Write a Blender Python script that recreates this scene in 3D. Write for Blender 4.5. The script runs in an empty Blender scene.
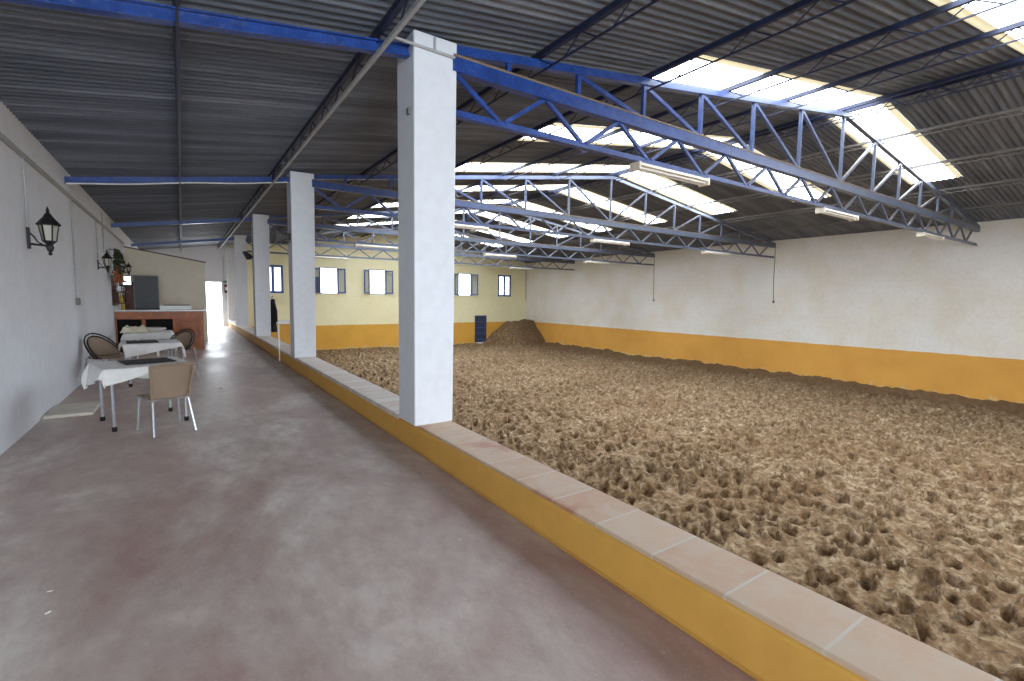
import bpy, math, random
import numpy as np
from mathutils import Vector, Matrix
R_ = random.Random(7)
C = bpy.context.scene.collection
PI = math.pi

# ------------------------------------------------------------------ helpers
def lin(c):
    out = []
    for v in c:
        v = v / 255
        out.append(v / 12.92 if v <= .04045 else ((v + .055) / 1.055) ** 2.4)
    return (*out, 1)

class MB:
    def __init__(s): s.v = []; s.f = []; s.m = []; s.sm = []
    def add(s, vs, fs, mi=0, smooth=False):
        o = len(s.v); s.v += [tuple(v) for v in vs]
        for f in fs:
            s.f.append([i + o for i in f]); s.m.append(mi); s.sm.append(smooth)
        return s
    def box(s, x0, x1, y0, y1, z0, z1, mi=0):
        vs = [(x, y, z) for z in (z0, z1) for y in (y0, y1) for x in (x0, x1)]
        return s.add(vs, [(0,2,3,1),(4,5,7,6),(0,1,5,4),(2,6,7,3),(0,4,6,2),(1,3,7,5)], mi)
    def bbox(s, x0, x1, y0, y1, z0, z1, b=.01, mi=0):     # chamfered box
        b = min(b, (x1-x0)*.45, (y1-y0)*.45, (z1-z0)*.45)
        import bmesh
        bm = bmesh.new(); bmesh.ops.create_cube(bm, size=1)
        for v in bm.verts:
            v.co = ((x0+x1)/2 + v.co.x*(x1-x0), (y0+y1)/2 + v.co.y*(y1-y0), (z0+z1)/2 + v.co.z*(z1-z0))
        bmesh.ops.bevel(bm, geom=bm.edges[:], offset=b, segments=2, affect='EDGES', profile=.5)
        bm.verts.index_update()
        s.add([v.co[:] for v in bm.verts], [[v.index for v in f.verts] for f in bm.faces], mi)
        bm.free(); return s
    def bar(s, p, q, w, h, mi=0, up=(0,0,1)):              # rectangular bar p->q, w across, h along up
        p = Vector(p); q = Vector(q); d = (q-p).normalized(); u = Vector(up)
        if abs(d.dot(u)) > .99: u = Vector((0,1,0))
        a = d.cross(u).normalized(); b = a.cross(d).normalized()
        vs = []
        for c in (p, q):
            for sa, sb in ((-1,-1),(1,-1),(1,1),(-1,1)): vs.append(c + a*(sa*w/2) + b*(sb*h/2))
        return s.add(vs, [(0,3,2,1),(4,5,6,7),(0,1,5,4),(1,2,6,5),(2,3,7,6),(3,0,4,7)], mi)
    def tube(s, pts, r, n=8, mi=0, cap=True):
        pts = [Vector(p) for p in pts]; k = len(pts)
        rr = r if isinstance(r, (list, tuple)) else [r]*k
        vs = []; prev = None
        for i, p in enumerate(pts):
            d = (pts[min(i+1,k-1)] - pts[max(i-1,0)]).normalized()
            if prev is None:
                u = Vector((0,0,1)) if abs(d.z) < .9 else Vector((1,0,0))
                a = d.cross(u).normalized()
            else:
                a = (prev - d*prev.dot(d)).normalized()
            prev = a; b = d.cross(a)
            for j in range(n):
                t = 2*PI*j/n; vs.append(p + (a*math.cos(t) + b*math.sin(t))*rr[i])
        fs = [(i*n+j, i*n+(j+1)%n, (i+1)*n+(j+1)%n, (i+1)*n+j) for i in range(k-1) for j in range(n)]
        if cap: fs += [tuple(range(n))[::-1], tuple(range((k-1)*n, k*n))]
        return s.add(vs, fs, mi, True)
    def lathe(s, prof, c=(0,0,0), n=16, axis='z', mi=0, rot=0, smooth=True):
        vs = []; k = len(prof)
        for r, z in prof:
            for j in range(n):
                t = 2*PI*j/n + rot; x, y = r*math.cos(t), r*math.sin(t)
                v = (x, y, z) if axis == 'z' else ((z, x, y) if axis == 'x' else (x, z, y))
                vs.append((v[0]+c[0], v[1]+c[1], v[2]+c[2]))
        fs = [(i*n+j, i*n+(j+1)%n, (i+1)*n+(j+1)%n, (i+1)*n+j) for i in range(k-1) for j in range(n)]
        fs += [tuple(range(n))[::-1], tuple(range((k-1)*n, k*n))]
        return s.add(vs, fs, mi, smooth)
    def prism(s, poly, y0, y1, mi=0):                      # polygon in XZ extruded along Y
        n = len(poly)
        vs = [(x, y0, z) for x, z in poly] + [(x, y1, z) for x, z in poly]
        fs = [tuple(range(n)), tuple(range(n, 2*n))[::-1]] + [(i, i+n, (i+1)%n+n, (i+1)%n) for i in range(n)]
        return s.add(vs, fs, mi)
    def build(s, name, mats, parent=None, flat=False):
        me = bpy.data.meshes.new(name); me.from_pydata(s.v, [], s.f); me.update()
        if not isinstance(mats, (list, tuple)): mats = [mats]
        for m in mats: me.materials.append(m)
        me.polygons.foreach_set('material_index', s.m)
        me.polygons.foreach_set('use_smooth', [False]*len(s.f) if flat else s.sm)
        import bmesh
        bm = bmesh.new(); bm.from_mesh(me); bmesh.ops.recalc_face_normals(bm, faces=bm.faces[:]); bm.to_mesh(me); bm.free()
        if any(s.sm) and not flat:
            try: me.set_sharp_from_angle(angle=math.radians(40))
            except Exception: pass
        o = bpy.data.objects.new(name, me); C.objects.link(o)
        if parent is not None: o.parent = parent
        return o

def thing(name, label, cat, loc=(0,0,0), rz=0, group=None):
    o = bpy.data.objects.new(name, None); C.objects.link(o)
    o.empty_display_size = .1; o.location = loc; o.rotation_euler = (0, 0, rz)
    o['label'] = label; o['category'] = cat
    if group: o['group'] = group
    return o
def tag(o, label, cat, group=None):
    o['label'] = label; o['category'] = cat
    if group: o['group'] = group
    return o
def struct(o): o['kind'] = 'structure'; return o
def dup(root, loc, rz, label, group=None):
    r = root.copy(); C.objects.link(r); r.location = loc; r.rotation_euler = (0, 0, rz); r['label'] = label
    if group: r['group'] = group
    for ch in list(root.children):
        c = ch.copy(); C.objects.link(c); c.parent = r
        for g in list(ch.children):
            d = g.copy(); C.objects.link(d); d.parent = c
    return r

# ------------------------------------------------------------------ materials
def base(name):
    m = bpy.data.materials.new(name); m.use_nodes = True
    nt = m.node_tree; b = nt.nodes['Principled BSDF']
    return m, nt, b
def nd(nt, t, **kw):
    n = nt.nodes.new(t)
    for k, v in kw.items():
        if k.startswith('i_'): n.inputs[k[2:].replace('_', ' ')].default_value = v
        else: setattr(n, k, v)
    return n
def pos(nt, scale=(1,1,1), gen='Object'):
    tc = nd(nt, 'ShaderNodeTexCoord'); mp = nd(nt, 'ShaderNodeMapping')
    mp.inputs['Scale'].default_value = scale
    nt.links.new(tc.outputs[gen], mp.inputs['Vector']); return mp.outputs['Vector']
def noise(nt, vec, scale, detail=4, rough=.55, dist=0):
    n = nd(nt, 'ShaderNodeTexNoise'); n.inputs['Scale'].default_value = scale
    n.inputs['Detail'].default_value = detail; n.inputs['Roughness'].default_value = rough; n.inputs['Distortion'].default_value = dist
    nt.links.new(vec, n.inputs['Vector']); return n.outputs['Fac']
def ramp(nt, fac, stops):
    r = nd(nt, 'ShaderNodeValToRGB')
    el = r.color_ramp.elements
    while len(el) < len(stops): el.new(.5)
    for e, (p, c) in zip(el, stops): e.position = p; e.color = c if len(c) == 4 else (*c, 1)
    nt.links.new(fac, r.inputs['Fac']); return r.outputs['Color']
def mix(nt, fac, a, b, mode='MIX'):
    n = nd(nt, 'ShaderNodeMix', data_type='RGBA', blend_type=mode)
    for i, v in ((0, fac), (6, a), (7, b)):
        if hasattr(v, 'links') or hasattr(v, 'is_linked'): nt.links.new(v, n.inputs[i])
        else: n.inputs[i].default_value = v
    return n.outputs[2]
def mth(nt, op, a, b=None):
    n = nd(nt, 'ShaderNodeMath', operation=op)
    for i, v in ((0, a), (1, b)):
        if v is None: continue
        if hasattr(v, 'is_linked'): nt.links.new(v, n.inputs[i])
        else: n.inputs[i].default_value = v
    return n.outputs[0]
def bump(nt, b, h, strength=.3, dist=.02):
    n = nd(nt, 'ShaderNodeBump'); n.inputs['Strength'].default_value = strength; n.inputs['Distance'].default_value = dist
    nt.links.new(h, n.inputs['Height']); nt.links.new(n.outputs['Normal'], b.inputs['Normal'])
def simple(name, col, rough=.6, metal=0, var=.12, scale=8, bmp=0):
    m, nt, b = base(name)
    v = pos(nt); f = noise(nt, v, scale)
    c = lin(col); lo = tuple(x*(1-var) for x in c[:3]); hi = tuple(min(1, x*(1+var)) for x in c[:3])
    nt.links.new(ramp(nt, f, [(.3, lo), (.7, hi)]), b.inputs['Base Color'])
    b.inputs['Roughness'].default_value = rough; b.inputs['Metallic'].default_value = metal
    if bmp: bump(nt, b, f, bmp, .01)
    return m
def plaster(name, col, stain=(190,180,150), amount=.35, rough=.85, course=False, band=None):
    m, nt, b = base(name)
    g = nd(nt, 'ShaderNodeNewGeometry'); v = g.outputs['Position']
    n1 = noise(nt, v, .7, 6, .6); n2 = noise(nt, v, 9, 5)
    c = mix(nt, ramp(nt, n1, [(.42, (0,0,0)), (.75, (amount,)*3)]), lin(col), lin(stain))
    c = mix(nt, ramp(nt, n2, [(.35, (.12,)*3), (.6, (0,0,0))]), c, lin([x*.85 for x in stain]))
    h = n2
    if course:
        sp = nd(nt, 'ShaderNodeSeparateXYZ'); nt.links.new(v, sp.inputs[0])
        cb = nd(nt, 'ShaderNodeCombineXYZ')
        nt.links.new(mth(nt, 'ADD', sp.outputs[0], sp.outputs[1]), cb.inputs[0]); nt.links.new(sp.outputs[2], cb.inputs[1])
        br = nd(nt, 'ShaderNodeTexBrick'); br.inputs['Scale'].default_value = 1
        br.inputs['Brick Width'].default_value = .42; br.inputs['Row Height'].default_value = .2
        br.inputs['Mortar Size'].default_value = .012; br.inputs['Mortar Smooth'].default_value = 1
        br.inputs['Color1'].default_value = (1,1,1,1); br.inputs['Color2'].default_value = (.9,.9,.9,1); br.inputs['Mortar'].default_value = (.55,.55,.55,1)
        nt.links.new(cb.outputs[0], br.inputs['Vector'])
        c = mix(nt, .1, c, br.outputs['Color'], 'MULTIPLY')
        h = mth(nt, 'ADD', mth(nt, 'MULTIPLY', n2, .5), mth(nt, 'MULTIPLY', br.outputs['Color'], .5))
        if band:
            zt, bc = band
            zz = mth(nt, 'ADD', sp.outputs[2], mth(nt, 'MULTIPLY', mth(nt, 'SUBTRACT', noise(nt, v, 3, 4), .5), .05))
            isb = mth(nt, 'LESS_THAN', zz, zt)
            oc = mix(nt, ramp(nt, n1, [(.35, (0,0,0)), (.7, (.5,)*3)]), lin(bc), lin([bc[0]*.87, bc[1]*.83, bc[2]*.8]))
            chip = ramp(nt, mth(nt, 'ADD', noise(nt, v, 2.2, 6, .65), mth(nt, 'MULTIPLY', mth(nt, 'SUBTRACT', -1.22, sp.outputs[2]), .8)), [(.62, (0,0,0)), (.72, (.7,)*3)])
            oc = mix(nt, chip, oc, lin((215,195,140)))
            c = mix(nt, isb, c, oc)
    nt.links.new(c, b.inputs['Base Color']); b.inputs['Roughness'].default_value = rough
    bump(nt, b, h, .35, .01)
    return m

M = {}
M['wall_left'] = plaster('white_plaster', (236,240,246), (212,212,212), .35)
M['wall_right'] = plaster('whitewashed_blockwork', (238,236,229), (218,205,168), .5, course=True, band=(-.06, (230,172,80)))
M['wall_far'] = plaster('cream_painted_wall', (247,240,198), (238,224,166), .5, course=True, band=(-.06, (232,178,74)))
M['wall_white'] = plaster('white_end_wall', (228,228,228), (205,200,190), .4)
M['partition'] = plaster('cream_partition', (232,224,204), (215,203,175), .4)
M['column'] = plaster('column_white', (224,227,232), (210,210,210), .3)
M['orange'] = plaster('ochre_paint', (224,172,80), (200,145,62), .6)
M['whitecap'] = plaster('white_cap', (225,222,215), (190,180,160), .4)
M['wood'] = simple('brown_wood', (158,84,30), .45, 0, .3, 6)
M['dark_wood'] = simple('dark_red_wood', (84,38,24), .5, 0, .25, 6)
M['niche_shade'] = simple('shadowed_interior', (30,24,22), .8)  # shade inside the bar niches, put into the board colour
M['duct'] = simple('dusty_brown_duct', (128,112,92), .8)
M['black'] = simple('black_iron', (22,22,24), .5, .2)
M['dark_grey'] = simple('dark_grey_board', (52,53,57), .5)
M['grey'] = simple('grey_plastic', (120,118,112), .6)
M['horn'] = simple('dark_grey_horn', (88,86,83), .6)
M['pipe'] = simple('grey_conduit', (170,170,168), .6)
M['alu'] = simple('brushed_aluminium', (200,203,208), .3, .85, .08, 20)
M['cloth'] = simple('white_tablecloth', (232,230,226), .9, 0, .06, 12, .1)
M['cream_cloth'] = simple('cream_cloth', (222,212,188), .9, 0, .08, 12, .2)
M['dark_cloth'] = simple('dark_cloth', (48,45,44), .9)
M['white_plastic'] = simple('white_plastic', (230,228,222), .4, 0, .04)
M['slab'] = simple('pale_concrete', (205,196,182), .9, 0, .12, 6, .2)
M['counter'] = simple('pale_marble_top', (205,205,208), .25, 0, .12, 5)
M['lamp_body'] = simple('cream_lamp_casing', (232,224,204), .5, 0, .1, 5)
M['tube'] = simple('white_tube', (240,238,230), .3, 0, .02)
M['bluepaint'] = simple('blue_window_paint', (80,98,156), .45, 0, .15, 5)
M['bluedoor'] = simple('navy_door_paint', (52,62,92), .5, 0, .3, 3)
M['leaf'] = simple('dry_green_leaves', (52,62,34), .8, 0, .4, 20)
M['orange_pepper'] = simple('orange_dried_peppers', (150,84,44), .7, 0, .3, 20)
M['amber'] = simple('yellow_bottle', (190,160,50), .25)
M['green_glass'] = simple('dark_green_bottle', (32,46,30), .15)
M['brown_glass'] = simple('brown_bottle', (60,32,20), .15)
M['china'] = simple('white_china', (230,230,232), .25, 0, .03)
M['coat'] = simple('black_fabric', (26,27,30), .9)
M['rope'] = simple('white_cord', (235,233,228), .8)

def steel_mat():
    m, nt, b = base('blue_painted_steel')
    g = nd(nt, 'ShaderNodeNewGeometry'); v = g.outputs['Position']
    f = noise(nt, v, 6, 6, .6); f2 = noise(nt, v, 30, 4, .6)
    c = ramp(nt, f, [(.3, lin((24,52,114))), (.6, lin((36,72,148))), (.8, lin((56,92,164)))])
    c = mix(nt, ramp(nt, f2, [(.55, (0,0,0)), (.75, (.5,)*3)]), c, lin((120,122,138)))
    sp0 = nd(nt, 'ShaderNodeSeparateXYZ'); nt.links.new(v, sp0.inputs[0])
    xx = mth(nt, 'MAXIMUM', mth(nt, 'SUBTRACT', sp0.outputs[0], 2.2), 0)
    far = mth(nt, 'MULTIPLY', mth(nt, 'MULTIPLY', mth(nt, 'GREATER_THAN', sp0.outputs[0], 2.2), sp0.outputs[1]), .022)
    haze_tint = mth(nt, 'ADD', mth(nt, 'ADD', mth(nt, 'MULTIPLY', xx, .055), far), mth(nt, 'MULTIPLY', f, .25))  # haze put into the paint: greyer to the right and with distance
    c = mix(nt, ramp(nt, haze_tint, [(.3, (0,0,0)), (.75, (.85,)*3)]), c, lin((100,106,114)))
    # dust settled on upward faces
    sp = nd(nt, 'ShaderNodeSeparateXYZ'); nt.links.new(g.outputs['Normal'], sp.inputs[0])
    c = mix(nt, ramp(nt, sp.outputs[2], [(.5, (0,0,0)), (.9, (.85,)*3)]), c, lin((140,126,108)))
    nt.links.new(c, b.inputs['Base Color']); b.inputs['Roughness'].default_value = .34
    return m
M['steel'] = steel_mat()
def purlin_mat():
    m, nt, b = base('dark_blue_purlin_paint')
    g = nd(nt, 'ShaderNodeNewGeometry'); v = g.outputs['Position']
    f = noise(nt, v, 5, 5, .6)
    nt.links.new(ramp(nt, f, [(.35, lin((20,26,44))), (.65, lin((30,42,76))), (.8, lin((70,74,86)))]), b.inputs['Base Color'])
    b.inputs['Roughness'].default_value = .5
    return m
M['purlin'] = purlin_mat()
M['purlin_skylit'] = simple('skylit_grey_purlin', (112,108,104), .6)  # same purlin steel, skylight on the right slope put into its colour
def roof_mat():
    m, nt, b = base('corrugated_fibre_cement')
    g = nd(nt, 'ShaderNodeNewGeometry')
    mp = nd(nt, 'ShaderNodeMapping'); mp.inputs['Scale'].default_value = (.25, 3, 1); nt.links.new(g.outputs['Position'], mp.inputs['Vector'])
    f = noise(nt, mp.outputs[0], 1.2, 6, .65); f2 = noise(nt, g.outputs['Position'], 25, 4, .6)
    c = ramp(nt, f, [(.3, lin((78,84,93))), (.5, lin((101,107,117))), (.72, lin((134,139,148)))])
    c = mix(nt, ramp(nt, f2, [(.5, (0,0,0)), (.8, (.35,)*3)]), c, lin((64,66,70)))
    nt.links.new(c, b.inputs['Base Color']); b.inputs['Roughness'].default_value = .6
    bump(nt, b, f2, .2, .005)
    return m
M['roof'] = roof_mat()
def skylight_mat(name, col, strength):
    m, nt, b = base(name)
    g = nd(nt, 'ShaderNodeNewGeometry')
    f = noise(nt, g.outputs['Position'], 2.5, 5, .6)
    c = ramp(nt, f, [(.3, tuple(x*.8 for x in lin(col)[:3])), (.6, lin(col))])
    nt.links.new(c, b.inputs['Base Color']); nt.links.new(c, b.inputs['Emission Color'])
    b.inputs['Emission Strength'].default_value = strength; b.inputs['Roughness'].default_value = .5
    return m
SKY = 10.0
M['sky'] = skylight_mat('translucent_sheet', (236,244,255), SKY)
M['sky_edge'] = skylight_mat('translucent_overlap', (236,226,190), SKY*.075)
def floor_mat():
    m, nt, b = base('red_tinted_concrete')
    g = nd(nt, 'ShaderNodeNewGeometry'); p = g.outputs['Position']
    mp = nd(nt, 'ShaderNodeMapping'); mp.inputs['Scale'].default_value = (1, .55, 1); mp.inputs['Rotation'].default_value = (0, 0, .5)
    nt.links.new(p, mp.inputs['Vector']); v = mp.outputs[0]
    a = noise(nt, v, .9, 8, .62, .6); f = noise(nt, v, 6, 8, .7); s = noise(nt, p, 60, 3, .6); k = noise(nt, p, 14, 2, .5)
    c = ramp(nt, a, [(.36, lin((172,140,132))), (.5, lin((192,176,166))), (.62, lin((218,208,198)))])
    c = mix(nt, ramp(nt, f, [(.35, (.45,)*3), (.6, (0,0,0))]), c, lin((150,122,112)))
    c = mix(nt, ramp(nt, s, [(.55, (0,0,0)), (.8, (.35,)*3)]), c, lin((214,208,204)))
    c = mix(nt, ramp(nt, k, [(.72, (0,0,0)), (.78, (.7,)*3)]), c, lin((206,200,194)))
    nt.links.new(c, b.inputs['Base Color'])
    nt.links.new(ramp(nt, a, [(.3, (.34,)*3), (.7, (.55,)*3)]), b.inputs['Roughness'])
    bump(nt, b, mth(nt, 'ADD', mth(nt, 'MULTIPLY', a, 2.0), f), .25, .015)
    return m
M['floor'] = floor_mat()
def sand_mat():
    m, nt, b = base('churned_arena_sand')
    g = nd(nt, 'ShaderNodeNewGeometry'); p = g.outputs['Position']
    a = noise(nt, p, .45, 5, .6); f = noise(nt, p, 7, 8, .7); s = noise(nt, p, 45, 5, .7)
    c = ramp(nt, f, [(.3, lin((80,58,36))), (.48, lin((138,110,77))), (.7, lin((202,182,150)))])
    c = mix(nt, ramp(nt, a, [(.4, (0,0,0)), (.7, (.5,)*3)]), c, lin((126,94,58)))
    cl = noise(nt, p, 13, 3, .6, .4)
    c = mix(nt, ramp(nt, cl, [(.36, (.75,)*3), (.47, (0,0,0))]), c, lin((84,62,40)))
    sp = nd(nt, 'ShaderNodeSeparateXYZ'); nt.links.new(p, sp.inputs[0])
    dm = mth(nt, 'ADD', sp.outputs[0], mth(nt, 'MULTIPLY', noise(nt, p, 1.1, 5, .6), 2.2))
    wall_dark = ramp(nt, mth(nt, 'MULTIPLY', mth(nt, 'SUBTRACT', dm, 19.0), .3), [(.1, (0,0,0)), (.75, (.8,)*3)])  # darker brown towards the right wall, ragged edge
    c = mix(nt, wall_dark, c, lin((104,80,52)))
    nt.links.new(c, b.inputs['Base Color']); b.inputs['Roughness'].default_value = .95
    h = mth(nt, 'ADD', f, mth(nt, 'MULTIPLY', s, .5))
    bump(nt, b, h, .9, .035)
    return m
M['sand'] = sand_mat()
def tile_mat():
    m, nt, b = base('terracotta_coping_tiles')
    g = nd(nt, 'ShaderNodeNewGeometry'); p = g.outputs['Position']
    mp = nd(nt, 'ShaderNodeMapping'); mp.inputs['Location'].default_value = (-1.78, -.34, 0); nt.links.new(p, mp.inputs['Vector'])
    br = nd(nt, 'ShaderNodeTexBrick', offset=0); br.inputs['Scale'].default_value = 1
    br.inputs['Brick Width'].default_value = .7; br.inputs['Row Height'].default_value = .405; br.inputs['Mortar Size'].default_value = .007
    br.inputs['Color1'].default_value = lin((206,176,146)); br.inputs['Color2'].default_value = lin((198,156,122)); br.inputs['Mortar'].default_value = lin((206,198,184))
    nt.links.new(mp.outputs[0], br.inputs['Vector'])
    f = noise(nt, p, 5, 7, .65); f2 = noise(nt, p, 2.2, 6, .6)
    c = mix(nt, ramp(nt, f, [(.38, (.0,)*3), (.66, (.65,)*3)]), br.outputs['Color'], lin((206,190,168)))
    c = mix(nt, ramp(nt, f2, [(.56, (0,0,0)), (.66, (.6,)*3)]), c, lin((178,104,76)))
    nt.links.new(c, b.inputs['Base Color']); b.inputs['Roughness'].default_value = .55
    bump(nt, b, br.outputs['Fac'], -.3, .004)
    return m
M['tile'] = tile_mat()
def brick_tile_mat():
    m, nt, b = base('pale_brick_coping')
    g = nd(nt, 'ShaderNodeNewGeometry'); p = g.outputs['Position']
    br = nd(nt, 'ShaderNodeTexBrick', offset=0); br.inputs['Scale'].default_value = 1
    br.inputs['Brick Width'].default_value = 3; br.inputs['Row Height'].default_value = .26; br.inputs['Mortar Size'].default_value = .012
    br.inputs['Color1'].default_value = lin((226,216,206)); br.inputs['Color2'].default_value = lin((205,184,168)); br.inputs['Mortar'].default_value = lin((170,155,140))
    nt.links.new(p, br.inputs['Vector'])
    f = noise(nt, p, 6, 7, .65)
    c = mix(nt, ramp(nt, f, [(.36, (.0,)*3), (.62, (.6,)*3)]), br.outputs['Color'], lin((222,216,208)))
    nt.links.new(c, b.inputs['Base Color']); b.inputs['Roughness'].default_value = .5
    return m
M['brick_tile'] = brick_tile_mat()
def wicker_mat():
    m, nt, b = base('brown_wicker')
    v = pos(nt)
    w1 = nd(nt, 'ShaderNodeTexWave', bands_direction='X'); w1.inputs['Scale'].default_value = 28
    w2 = nd(nt, 'ShaderNodeTexWave', bands_direction='Z'); w2.inputs['Scale'].default_value = 28
    for w in (w1, w2): nt.links.new(v, w.inputs['Vector']); w.inputs['Distortion'].default_value = .4
    f = mth(nt, 'MULTIPLY', w1.outputs['Fac'], w2.outputs['Fac'])
    c = ramp(nt, f, [(0, lin((120,100,82))), (.6, lin((182,160,136)))])
    nt.links.new(c, b.inputs['Base Color']); b.inputs['Roughness'].default_value = .7
    bump(nt, b, f, .4, .004)
    return m
M['wicker'] = wicker_mat()
def glass_mat():
    m, nt, b = base('window_glass')
    tr = nd(nt, 'ShaderNodeBsdfTransparent'); tr.inputs['Color'].default_value = (.94, .97, 1, 1)
    gl = nd(nt, 'ShaderNodeBsdfGlossy'); gl.inputs['Roughness'].default_value = .05
    mx = nd(nt, 'ShaderNodeMixShader'); mx.inputs[0].default_value = .12
    nt.links.new(tr.outputs[0], mx.inputs[1]); nt.links.new(gl.outputs[0], mx.inputs[2])
    nt.links.new(mx.outputs[0], nt.nodes['Material Output'].inputs['Surface'])
    return m
M['glass'] = glass_mat()
def frosted_mat():
    m, nt, b = base('frosted_lantern_glass')
    b.inputs['Base Color'].default_value = lin((214,208,190)); b.inputs['Roughness'].default_value = .35
    b.inputs['Transmission Weight'].default_value = .35
    return m
M['frosted'] = frosted_mat()
def screen_mat():
    m, nt, b = base('lit_screen')
    b.inputs['Base Color'].default_value = (.1,.1,.12,1)
    b.inputs['Emission Color'].default_value = lin((225,235,255)); b.inputs['Emission Strength'].default_value = 3
    return m
M['screen'] = screen_mat()

# ------------------------------------------------------------------ dimensions (metres; camera over the origin)
Y1, D = 4.53, 6.368
XL, XC, XR, XW = -1.54, 1.93, 2.33, 20.9
YF, YB = 28.94, -8.2
ZS, ZC = -1.54, .296
RX = 11.2
def zr(x): return 3.67 + .147*(x - XL) if x <= RX else 5.543 - .1395*(x - RX)

# ------------------------------------------------------------------ setting
struct(MB().box(XL-.3, XC+.02, YB, YF+.3, -.3, 0).build('floor', M['floor']))
struct(MB().box(XL-.3, XL, YB-.3, YF+.3, -.3, zr(XL)+.03).build('wall_left', M['wall_left']))
struct(MB().box(XW, XW+.3, YB-.3, YF+.3, -2, zr(XW)-.01).build('wall_right', M['wall_right']))
wins = [(3.57, 4.6, 'shut'), (6.47, 7.5, 'open'), (9.29, 10.34, 'open'), (15.28, 16.33, 'open'), (18.46, 19.56, 'shut')]
WZ0, WZ1 = 1.74, 3.25
DX0, DX1, DZ = .72, 1.7, 2.26
XE = 2.1   # aisle end wall / arena far wall join
mb = MB()
mb.box(XE, XW, YF, YF+.25, -2, WZ0)
xs = XE
for a, b_, k in wins:
    mb.box(xs, a, YF, YF+.25, WZ0, WZ1); xs = b_
mb.box(xs, XW, YF, YF+.25, WZ0, WZ1)
mb.prism([(XE, WZ1), (XW, WZ1), (XW, zr(XW)), (RX, zr(RX)), (XE, zr(XE))], YF, YF+.25)
struct(mb.build('wall_far', M['wall_far']))
mb = MB()
mb.box(XL, DX0, YF, YF+.25, 0, DZ); mb.box(DX1, XE, YF, YF+.25, 0, DZ)
mb.prism([(XL, DZ), (XE, DZ), (XE, zr(XE)), (XL, zr(XL))], YF, YF+.25)
struct(mb.build('wall_aisle_end', M['wall_white']))
# wall behind the camera with a wide doorway into the aisle
mb = MB()
mb.box(1.7, XW, YB-.25, YB, -2, 3.1); mb.box(XL, -1.3, YB-.25, YB, 0, 3.1)
mb.prism([(XL, 3.1), (XW, 3.1), (XW, zr(XW)), (RX, zr(RX)), (XL, zr(XL))], YB-.25, YB)
struct(mb.build('wall_back', M['wall_white']))
# ground outside
struct(MB().box(-30, 45, YF+.26, YF+30, -.4, -.06).build('ground', M['slab']))
struct(MB().box(-30, 45, YB-25, YB-.26, -.4, -.06).build('ground_entrance', M['slab']))
# parapet between aisle and arena: ochre body with tiled coping
mb = MB()
mb.bbox(XC, XR, YB, YF, .022, ZC-.02, .02, 0); mb.box(XC+.025, XR-.005, YB, YF, -1.7, .03, 0)
mb.bbox(XC+.015, XR-.012, YB, Y1+.45, ZC-.045, ZC, .008, 1)
mb.bbox(XC-.004, XR-.012, Y1+.52, YF-.02, ZC-.045, ZC+.012, .008, 2)
struct(mb.build('trim_1', [M['orange'], M['tile'], M['brick_tile']]))
# raised ochre block with white cap in the far left corner of the arena
mb = MB()
mb.prism([(3.74, .26), (4.6, .26), (4.6, -1.7), (2.6, -1.7), (2.6, -1.25)], 25, YF, 0)
mb.prism([(3.72, .26), (4.62, .26), (4.62, .3), (3.72, .3)], 24.97, YF, 1)
struct(mb.build('wall_ramp', [M['orange'], M['whitecap']]))
# partition behind the bar
PY = 20.6
mb = MB()
mb.prism([(XL, 0), (.72, 0), (.72, 2.74), (XL, 3.14)], PY, PY+.14, 0)
mb.prism([(XL, 3.14), (.75, 2.735), (.75, 2.775), (XL, 3.18)], PY-.03, PY+.17, 1)
struct(mb.build('wall_partition', [M['partition'], M['dark_wood']]))
struct(MB().bbox(1.93, 2.33, YF-.22, YF, 0, 4.0, .01).build('trim_2', M['wall_white']))

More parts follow.
